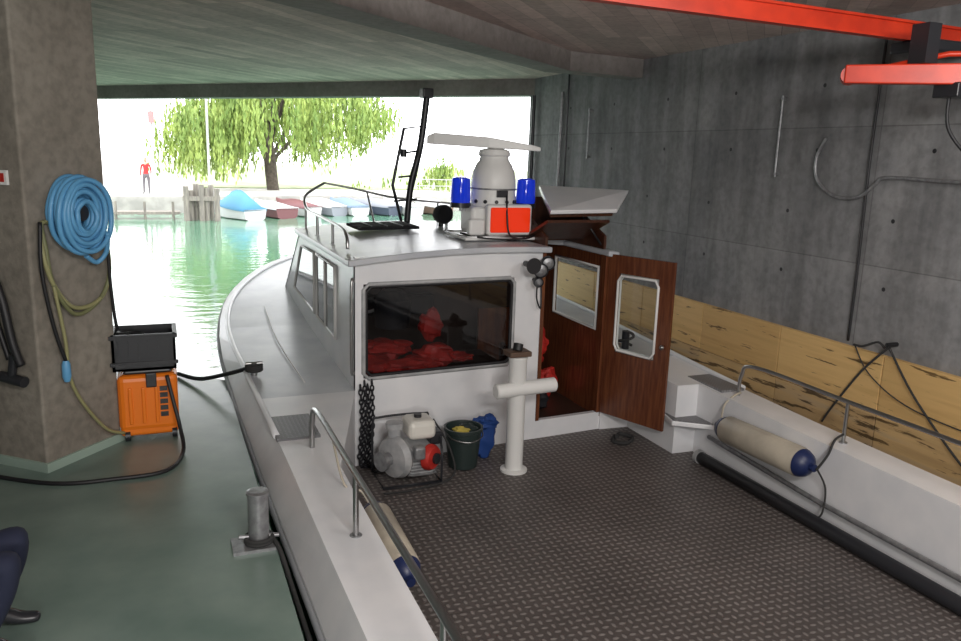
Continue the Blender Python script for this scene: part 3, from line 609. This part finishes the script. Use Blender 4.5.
# dock items
bo=group('mooring_bollard'); BX,BY=.47,4.6
cyl('post',(BX,BY,.92),(BX,BY,1.24),.062,GALV,bo,28); lathe('cap',[(.062,0),(.07,.005),(.07,.02),(.05,.028)],(BX,BY,1.235),(0,0,1),GALV,bo)
box('base_plate',BX-.16,BX+.09,BY-.1,BY+.1,.9,.92,GALV,bo); cyl('cross_pin',(BX-.12,BY,.97),(BX+.12,BY,.95),.014,GALV,bo)
for k in range(2): tube('rope_turn_%d'%k,[(BX+.08*math.cos(t*.9),BY+.08*math.sin(t*.9),.935+.02*k) for t in range(7)],.013,ROPE,bo,cyc=True)
tube('rope_end',[(BX+.08,BY,.94),(BX+.11,BY-.15,.91),(BX+.14,BY-.4,.8),(BX+.17,BY-.8,.7)],.014,ROPE,bo)
chain('gap_chain',[(.56,4.9,.85),(.59,4.4,.7),(.61,3.8,.62),(.62,3.2,.6)],CHAINM,bo,.04,.009)
oc=group('orange_toolbox_cart'); OX,OY=-.17,6.9
box('body',OX-.22,OX+.24,OY-.2,OY+.2,.98,1.46,ORANGE,oc,bev=.05)
box('lower_tub',OX-.21,OX+.23,OY-.19,OY+.19,.94,1.1,ORANGE,oc,bev=.03)
for k in range(3): box('rib_%d'%k,OX-.14+k*.1,OX-.11+k*.1,OY-.215,OY-.19,1.05,1.36,ORANGE,oc,bev=.01)
for k in range(5): box('label_mark_%d'%k,OX+.1,OX+.16,OY-.206,OY-.198,1.1+.055*k,1.14+.055*k,BLKP,oc)
box('motor_head',OX-.17,OX+.2,OY-.17,OY+.17,1.46,1.5,BLKP,oc,bev=.02)
for k,(dx,dy) in enumerate([(-.16,-.17),(.2,-.17),(-.16,.17),(.2,.17)]): cyl('wheel_%d'%k,(OX+dx-.02,OY+dy,.945),(OX+dx+.02,OY+dy,.945),.045,BLKP,oc)
box('latch',OX+.0,OX+.08,OY-.225,OY-.2,1.36,1.48,BLKP,oc,bev=.008)
kr=group('black_storage_crate')
def tray(n,x0,x1,y0,y1,z0,z1,t,m,par):
    box(n+'_bottom',x0,x1,y0,y1,z0,z0+t,m,par)
    box(n+'_w1',x0,x0+t,y0,y1,z0,z1,m,par); box(n+'_w2',x1-t,x1,y0,y1,z0,z1,m,par)
    box(n+'_w3',x0,x1,y0,y0+t,z0,z1,m,par); box(n+'_w4',x0,x1,y1-t,y1,z0,z1,m,par)
tray('crate',OX-.24,OX+.24,OY-.19,OY+.2,1.5,1.8,.02,BLKP,kr)
for zz in (1.56,1.78): box('rim_%.2f'%zz,OX-.255,OX+.255,OY-.205,OY-.19,zz-.015,zz+.015,BLKP,kr)
box('rim_side',OX+.24,OX+.255,OY-.2,OY+.2,1.77,1.8,BLKP,kr)
for k in range(6): box('slot_%d'%k,OX-.2+k*.075,OX-.19+k*.075,OY-.2,OY-.19,1.58,1.75,BLKP,kr)
tube('coiled_cable',[(OX-.1+.1*math.cos(t),OY+.1*math.sin(t),1.68+.01*t) for t in range(12)],.018,BLACK,kr)
tube('extension_cable',[(OX+.16,OY-.24,1.46),(OX+.2,OY-.3,1.25),(OX+.24,OY-.38,1.05),(.08,6.3,.915),(-.05,5.95,.915),(-.4,5.9,.915),(-.8,5.95,.915),(-1.3,6.3,.915),(-1.8,6.8,.915)],.016,BLACK)
n1=Vector((.753,-.657,0)) 
def pf(s,z,off): q=c0+d1*s+n1*off; return Vector((q.x,q.y,z))
hr=group('blue_hose_coil')
cyl('hanger_drum',pf(.36,2.8,0),pf(.36,2.8,.14),.06,BLKP,hr)
for k in range(5):
    for ring in range(4):
        rr=.1+.038*ring+(.008 if k%2 else 0)+random.uniform(-.01,.01)
        ox,oz=random.uniform(-.018,.018),random.uniform(-.03,.01)
        tube('turn_%d_%d'%(k,ring),[pf(.36+ox+rr*.95*math.cos(t*math.pi/6),2.8+oz+rr*1.18*math.sin(t*math.pi/6),.04+.035*k+random.uniform(-.01,.01)) for t in range(12)],.019,HOSEB,hr,cyc=True,sub=3)
tube('loose_end',[pf(.52,2.65,.2),pf(.56,2.5,.14),pf(.5,2.42,.1),pf(.4,2.48,.1)],.018,HOSEB,hr)
hy=group('yellow_garden_hose')
OLIVE=mat('olive_hose',(.18,.19,.09),.5)
for k in range(2):
    tube('loop_%d'%k,[pf(.24,2.7,.03),pf(.1,2.74,.03),pf(.06+.03*k,2.55,.06),pf(.12,2.3,.07),pf(.3,2.1-.05*k,.06),pf(.55,2.13,.06),pf(.66,2.35,.06),pf(.64,2.7,.03),pf(.5,2.8,.02)],.016,HOSEY if k==0 else OLIVE,hy)
tube('tail',[pf(.12,2.3,.07),pf(.18,1.9,.07),pf(.24,1.5,.05),pf(.5,1.1,.05),pf(.7,.98,.06)],.013,HOSEY,hy)
tube('spray_hose',[pf(.06,2.75,.06),pf(.04,2.4,.06),pf(.1,2.0,.06),pf(.18,1.72,.06)],.014,BLACK,hy)
lathe('spray_nozzle',[(.02,0),(.03,.03),(.032,.12),(.02,.16)],pf(.18,1.72,.06),(0,0,-1),HOSEB,hy,14)
tube('dark_pipe_hose',[pf(.5,2.9,.1),pf(.6,2.6,.1),pf(.64,2.2,.08),pf(.68,1.95,.06),pf(.71,1.85,.05)],.013,BLACK,hy)
n2=Vector((-.657,-.753,0))
def pg(t,z,off): q=c0+d2*t+n2*off; return Vector((q.x,q.y,z))
hb=group('black_pressure_hose')
tube('hose',[pg(.45,2.45,.05),pg(.3,2.42,.08),pg(.2,2.2,.08),pg(.14,1.9,.08),pg(.1,1.72,.06)],.03,BLACK,hb)
tube('hose_2',[pg(.4,2.3,.04),pg(.3,2.0,.05),pg(.22,1.75,.05)],.02,BLACK,hb)
cyl('lance',pg(.3,1.62,.06),pg(.08,1.6,.06),.04,BLKP,hb); cyl('trigger',pg(.2,1.62,.06),pg(.16,1.8,.06),.03,BLKP,hb)
sw=group('switch_box')
slab('plate',[pg(.12,3.0,0.001),pg(.3,3.0,0.001),pg(.3,3.1,0.001),pg(.12,3.1,0.001)],.02,LGREY,sw,nrm=tuple(n2))
slab('label',[pg(.14,3.02,0.022),pg(.28,3.02,0.022),pg(.28,3.08,0.022),pg(.14,3.08,0.022)],.003,RED,sw,nrm=tuple(n2))

# people
SKIN=mat('skin',(.55,.3,.2),.5); HAIR=mat('hair',(.05,.03,.02),.7)
def person(n,loc,rot,shirt,pants,shoes,squat=False):
    if not squat:
        spine=[((0,0,.95),.13,.1),((0,0,1.12),.12,.09),((0,0,1.3),.15,.1),((0,0,1.43),.13,.085),((0,0,1.52),.05,.05),((0,.01,1.58),.05,.05)]
        leg=lambda s:[((s*.1,0,.88),.095,.095),((s*.12,.02,.5),.065,.065),((s*.13,-.01,.1),.045,.045),((s*.14,.1,.035),.045,.03),((s*.145,.17,.03),.035,.025)]
        arm=lambda s:[((s*.19,0,1.42),.055,.055),((s*.24,-.02,1.14),.042,.042),((s*.25,.1,.9),.03,.03),((s*.25,.12,.82),.035,.02)]
        hand=lambda s,f:[(s*.25,.08+.022*f,.79),(s*.245,.085+.022*f,.76),(s*.235,.09+.022*f,.72)]
        thumb=lambda s:[(s*.245,.17,.81),(s*.24,.185,.77)]
        headc=Vector((0,.015,1.68)); zsplit=.93
    else:
        spine=[((0,0,.36),.14,.12),((0,-.03,.52),.13,.11),((0,-.04,.7),.16,.11),((0,-.03,.84),.14,.09),((0,-.01,.93),.05,.05),((0,.01,.99),.05,.05)]
        leg=lambda s:[((s*.1,.04,.33),.1,.1),((s*.13,.4,.5),.085,.085),((s*.13,.24,.1),.055,.055),((s*.14,.36,.04),.045,.03),((s*.145,.45,.03),.035,.025)]
        arm=lambda s:[((s*.19,-.03,.82),.055,.055),((s*.25,-.12,.57),.042,.042),((s*.2,.1,.53),.03,.03),((s*.18,.17,.52),.035,.02)]
        hand=lambda s,f:[(s*(.15+.022*f),.19,.52),(s*(.15+.022*f),.22,.515),(s*(.15+.022*f),.245,.5)]
        thumb=lambda s:[(s*.135,.15,.52),(s*.12,.18,.51)]
        headc=Vector((0,.03,1.09)); zsplit=.42
    vtx=list(spine); ed=[(0,1),(1,2),(2,3),(3,4),(4,5)]; tags=['p','s','s','s','k','k']
    for s in (-1,1):
        b0=len(vtx); vtx+=leg(s); tags+=['p','p','p','h','h']
        ed+=[(0,b0),(b0,b0+1),(b0+1,b0+2),(b0+2,b0+3),(b0+3,b0+4)]
        b1=len(vtx); vtx+=arm(s); tags+=['s','s','s','k']
        ed+=[(3,b1),(b1,b1+1),(b1+1,b1+2),(b1+2,b1+3)]
        for f in range(4):
            b2=len(vtx); h_=hand(s,f); vtx+=[(h_[0],.010,.010),(h_[1],.009,.009),(h_[2],.008,.008)]; tags+=['k']*3
            ed+=[(b1+3,b2),(b2,b2+1),(b2+1,b2+2)]
        b2=len(vtx); t_=thumb(s); vtx+=[(t_[0],.011,.011),(t_[1],.01,.01)]; tags+=['k']*2; ed+=[(b1+3,b2),(b2,b2+1)]
    me=bpy.data.meshes.new(n+'_sk'); me.from_pydata([v[0] for v in vtx],ed,[]); me.update()
    o=bpy.data.objects.new(n+'_sk',me); COL.objects.link(o)
    md=o.modifiers.new('sk','SKIN'); md.use_smooth_shade=True
    for i,v in enumerate(vtx): me.skin_vertices[0].data[i].radius=(v[1],v[2])
    me.skin_vertices[0].data[0].use_root=True
    sb_=o.modifiers.new('su','SUBSURF'); sb_.levels=2; sb_.render_levels=2
    dg=bpy.context.evaluated_depsgraph_get(); dg.update(); ev=o.evaluated_get(dg)
    m2=bpy.data.meshes.new_from_object(ev); bpy.data.objects.remove(o)
    g=group(n)
    m2.materials.clear()
    for mm in (pants,shirt,SKIN,shoes): m2.materials.append(mm)
    idx={'p':0,'s':1,'k':2,'h':3}
    segs=[(Vector(vtx[a_][0]),Vector(vtx[b_][0]),tags[b_]) for a_,b_ in ed]
    for q in m2.polygons:
        c=q.center; q.use_smooth=True; best=9;tg='p'
        for a_,b_,t_ in segs:
            ab=b_-a_; u_=max(0,min(1,(c-a_).dot(ab)/max(1e-6,ab.length_squared))); d_=(c-a_-ab*u_).length
            if d_<best: best=d_;tg=t_
        if tg=='s' and c.z<zsplit+.03 and abs(c.x)<.16: tg='p'
        q.material_index=idx[tg]
    bo_=bpy.data.objects.new('body',m2); link(bo_,g)
    hx,hy_,hz=headc
    sphere('head',(hx,hy_,hz),.115,SKIN,g,(.72,.88,1.05))
    sphere('hair',(hx,hy_-.02,hz+.035),.115,HAIR,g,(.78,.92,.85))
    cyl('nose',(hx,hy_+.09,hz+.01),(hx,hy_+.115,hz-.015),.008,SKIN,g,8,.014)
    for s in (-1,1):
        sphere('eye_%d'%s,(s*.032,hy_+.088,hz+.015),.011,BLACK,g); sphere('ear_%d'%s,(s*.085,hy_-.005,hz),.03,SKIN,g,(.3,.7,1))
    box('mouth',-.022,.022,hy_+.085,hy_+.093,hz-.055,hz-.048,RED,g)
    g.location=loc; g.rotation_euler=(0,0,rot)
    return g
NAVYC=mat('navy_cloth',(.012,.016,.04),.85)
person('crouching_person',(-1.11,4.0,.9),math.radians(-90),NAVYC,NAVYC,BLKP,True)
person('person_on_quay',(-.52,43.2,.9),math.radians(170),mat('red_shirt',(.42,.03,.03),.8),mat('grey_trousers',(.12,.11,.12),.8),BLKP)

# outside
m,nt,bb=newmat('lake_water_surface'); N=nt.nodes; L=nt.links
tc=N.new('ShaderNodeTexCoord'); mp=N.new('ShaderNodeMapping'); mp.inputs['Scale'].default_value=(1,1.8,1)
n1_=N.new('ShaderNodeTexNoise'); n1_.inputs['Scale'].default_value=1.5; n1_.inputs['Detail'].default_value=4
L.new(tc.outputs['Object'],mp.inputs[0]); L.new(mp.outputs[0],n1_.inputs['Vector'])
bp=N.new('ShaderNodeBump'); bp.inputs['Strength'].default_value=.3; bp.inputs['Distance'].default_value=.06
L.new(n1_.outputs['Fac'],bp.inputs['Height']); L.new(bp.outputs[0],bb.inputs['Normal'])
bb.inputs['Base Color'].default_value=(.08,.19,.12,1); bb.inputs['Roughness'].default_value=.04; bb.inputs['IOR'].default_value=1.6
WATER=m
mesh('lake_water',[(-80,-10,0),(120,-10,0),(120,60,0),(-80,60,0)],[(0,1,2,3)],WATER)
QUAY=mat('quay_stone',(.4,.38,.35),.8,c2=(.27,.26,.24),ns=1.5)
GRASS=mat('grass_bank',(.2,.25,.12),.9,c2=(.34,.38,.22),ns=.8)
qy=group('far_shore_embankment')
prism('stone_edge',[(-40,43),(0,42),(8,44),(60,47),(60,60),(-40,60)],-1,.82,QUAY,qy)
prism('promenade',[(-40,43.05),(0,42.05),(8,44.05),(60,47.05),(60,140),(-40,140)],.82,.9,mat('promenade_gravel',(.5,.48,.45),.9),qy)
prism('lawn',[(2,50),(60,52),(60,120),(2,120)],.9,.95,GRASS,qy)
WOODP=mat('weathered_pile',(.25,.225,.19),.9,c2=(.15,.135,.12),ns=4,stretch=(4,4,.5))
pg_=group('timber_pilings')
for k in range(7):
    X_=1.15+k*.22; Y_=38+random.uniform(-.3,.3)
    cyl('pile_%d'%k,(X_,Y_,-.8),(X_,Y_,1.45+random.uniform(-.15,.2)),.12,WOODP,pg_,12)
box('pile_waler',1.0,2.6,37.75,37.85,.9,1.1,WOODP,pg_)
jt=group('low_floating_dock')
box('deck_planks',-3.2,.9,38.6,39.5,.22,.34,WOODP,jt)
for k in range(4): cyl('float_post_%d'%k,(-3+k*1.2,38.7,-.4),(-3+k*1.2,38.7,.8),.06,WOODP,jt,10)
def smallboat(n,c,L_,wd,rot,hullm,coverm,hump=.5):
    g=group(n); vs=[];fs=[]; K=9
    for j in range(K):
        t=j/(K-1); y=-L_/2+L_*t; w=wd/2*(1-max(0,(t-.45)/.55)**2.2)+.02; sh=.5+.25*t*t
        vs+=[(-w,y,sh),(-w*.85,y,.05),(0,y,-.15),(w*.85,y,.05),(w,y,sh)]
    for j in range(K-1):
        for i in range(4): fs.append((j*5+i,j*5+i+1,(j+1)*5+i+1,(j+1)*5+i))
    fs.append((0,1,2,3,4)); mesh('hull',vs,fs,hullm,g)
    vs=[];fs=[]
    for j in range(K):
        t=j/(K-1); y=-L_/2+L_*t; w=wd/2*(1-max(0,(t-.45)/.55)**2.2)+.04; sh=.52+.25*t*t
        h=hump*math.sin(math.pi*min(1,t*1.1+.05))**.8 if t<.9 else .05
        vs+=[(-w,y,sh-.1),(-w,y,sh),(-w*.5,y,sh+h*.6),(0,y,sh+h),(w*.5,y,sh+h*.6),(w,y,sh),(w,y,sh-.1)]
    for j in range(K-1):
        for i in range(6): fs.append((j*7+i,j*7+i+1,(j+1)*7+i+1,(j+1)*7+i))
    fs.append(tuple(range(7))); mesh('cover',vs,fs,coverm,g,smooth=True)
    g.location=c; g.rotation_euler=(0,0,rot); return g
TEAL=mat('blue_tarpaulin',(.04,.18,.3),.6); WHB=mat('white_boat_paint',(.5,.5,.5),.4); REDB=mat('red_boat_paint',(.14,.05,.055),.5)
GRT=mat('grey_tarpaulin',(.22,.23,.26),.7); DKB=mat('dark_boat_paint',(.05,.06,.09),.5); BRT=mat('brown_wood_boat',(.13,.08,.06),.5); PBL=mat('pale_blue_tarpaulin',(.16,.22,.3),.7)
smallboat('moored_boat',(3.45,39.3,0),3.0,1.2,.5,WHB,TEAL,.8)
smallboat('moored_boat',(5.2,40.3,0),3.0,1.2,.4,REDB,WHB,.2)
smallboat('moored_boat',(6.5,41.3,0),3.0,1.1,.5,WHB,REDB,.25)
smallboat('moored_boat',(7.9,41.8,0),3.2,1.1,.5,GRT,WHB,.3)
smallboat('moored_boat',(9.3,42,0),3.2,1.1,.3,WHB,PBL,.3)
smallboat('moored_boat',(10.8,42,0),3.2,1.1,.6,DKB,GRT,.3)
smallboat('moored_boat',(12.4,42.3,0),3.2,1.1,.3,WHB,WHB,.25)
smallboat('moored_boat',(14.2,42.5,0),3.2,1.1,.3,BRT,WHB,.3)
cyl('flag_pole',(2.5,43.5,.8),(2.5,43.5,7.5),.06,GREYP)
sp_=group('red_sign_post'); cyl('post',(-.15,44.5,.8),(-.15,44.5,5.2),.05,GREYP,sp_); box('sign',-.3,.0,44.38,44.43,4.4,5.0,mat('faded_red_sign',(.5,.2,.2),.6),sp_)
fe=group('promenade_railing')
for k in range(22):
    cyl('post_%d'%k,(13+k*1.1,45.5,.85),(13+k*1.1,45.5,1.8),.03,GREYP,fe,8)
for zz in (1.4,1.78): cyl('bar_%.1f'%zz,(13,45.5,zz),(36.2,45.5,zz),.025,GREYP,fe,8)
# willow
LEAF=mat('willow_leaves',(.12,.2,.035),.6,c2=(.33,.42,.1),ns=.9); BARK=mat('willow_bark',(.11,.09,.07),.9,c2=(.06,.05,.04),ns=6)
wt_=group('willow_tree'); TX,TY=6.3,48.5
tube('trunk',[(TX+.1,TY,.7),(TX,TY,1.8),(TX-.1,TY,3),(TX-.4,TY,5),(TX-.5,TY,7)],.36,BARK,wt_,seg=12)
for k in range(11):
    a_=k*.6; rr=random.uniform(2.5,6)
    tube('limb_%d'%k,[(TX-.1,TY,2.4+.2*k),(TX+.4*rr*math.cos(a_),TY+.4*rr*math.sin(a_),4.3+.25*k),(TX+rr*math.cos(a_),TY+rr*math.sin(a_),6+.3*k)],.11,BARK,wt_,seg=8)
def foliage(n,cx,cy,cz,rx,ry,rzz,clumps,per,hang,m,par,lw=.055,ll=.36,step=.15,zmin=lambda x:1.5,spread=.45,drop=.3):
    vs=[];fs=[]
    for c_ in range(clumps):
        a_=random.uniform(0,2*math.pi); u_=math.sqrt(random.random())
        X0=cx+rx*u_*math.cos(a_); Y0=cy+ry*u_*math.sin(a_); Z0=cz+rzz*math.sqrt(max(0,1-u_*u_))*random.uniform(.35,1)
        LH=random.uniform(*hang)*(.5+.8*u_)
        for s in range(per):
            x=X0+random.gauss(0,spread); y=Y0+random.gauss(0,spread); z=Z0+random.uniform(-.5,.3)-.4*((x-X0)**2)
            nn=int(LH*random.uniform(.4,1.15)/step); dx=random.uniform(-.04,.04); zm_=zmin(x)+random.uniform(0,1.3)
            for k in range(nn):
                z-=step; x+=dx*.5+random.uniform(-.02,.02)
                if z<zm_: break
                if random.random()<drop: continue
                an=random.uniform(0,6.28); ca,sa=math.cos(an),math.sin(an); b=len(vs); w=lw*random.uniform(.6,1.5)
                tl=random.uniform(-.07,.07); ox=random.uniform(-.06,.06)
                vs+=[(x+ox,y,z),(x+ox+ca*w,y+sa*w,z-ll*.45),(x+ox+tl,y,z-ll),(x+ox-ca*w,y-sa*w,z-ll*.45)]; fs.append((b,b+1,b+2,b+3))
    return mesh(n,vs,fs,m,par)
def zm(x):
    pts=[(-1,1.9),(3,1.4),(4.5,1.7),(6.5,3.0),(8.5,1.9),(11,3.0),(14.5,5.2),(20,6.5)]
    if x<=pts[0][0]: return pts[0][1]
    for (x0,z0),(x1,z1) in zip(pts,pts[1:]):
        if x<=x1: return z0+(z1-z0)*(x-x0)/(x1-x0)
    return pts[-1][1]
foliage('canopy',TX+1.3,TY,5.0,6.6,4.5,4.2,160,11,(2.2,5.2),LEAF,wt_,zmin=zm)
foliage('canopy_left',TX-3.2,TY-1,4.2,2.9,2.5,3,40,10,(2.5,4.8),LEAF,wt_,zmin=zm)
sh=group('shoreline_shrub')
foliage('leaves',17.4,49,1.5,1.2,1.0,2.2,30,9,(.8,1.8),LEAF,sh,zmin=lambda x:1.0)
sh=group('low_hedge'); foliage('leaves',19,52,1.0,9,1.0,1.0,60,9,(.5,1.0),LEAF,sh,zmin=lambda x:.9)

# light
w=bpy.data.worlds.new('overcast_sky'); S.world=w; w.use_nodes=True; nt=w.node_tree; bg=nt.nodes['Background']
bg.inputs[0].default_value=(.97,.98,1,1); bg.inputs[1].default_value=5.0
def area(n,loc,target,sx,sy,power,col=(1,1,1)):
    l=bpy.data.lights.new(n,'AREA'); l.shape='RECTANGLE'; l.size=sx; l.size_y=sy; l.energy=power; l.color=col
    o=bpy.data.objects.new(n,l); COL.objects.link(o); o.location=loc
    o.rotation_euler=(Vector(target)-Vector(loc)).to_track_quat('-Z','Y').to_euler(); return o
area('overhead_fill',(1.2,-.8,4.3),(3.4,6.5,1.2),1.6,.5,165,(1,.97,.94))  # added unseen fill light behind the camera, brightens cabin back and cockpit
area('overhead_fill',(4.4,1.4,4.45),(5.2,7,1.2),1.6,.4,60,(1,.97,.94))  # added unseen fill on the starboard side, lifts the wall boards beside the cabin
area('overhead_fill',(-1.5,1.5,4.45),(-1.0,3.6,0),1.6,.4,10,(1,.97,.94))  # added weak fill light over the dock floor, no fixture modelled
area('ceiling_fill',(-.5,-2.0,2.8),(.6,9,5.2),.8,.8,120,(1,.97,.93))  # added fill light behind the camera, washes the ceiling and header beam
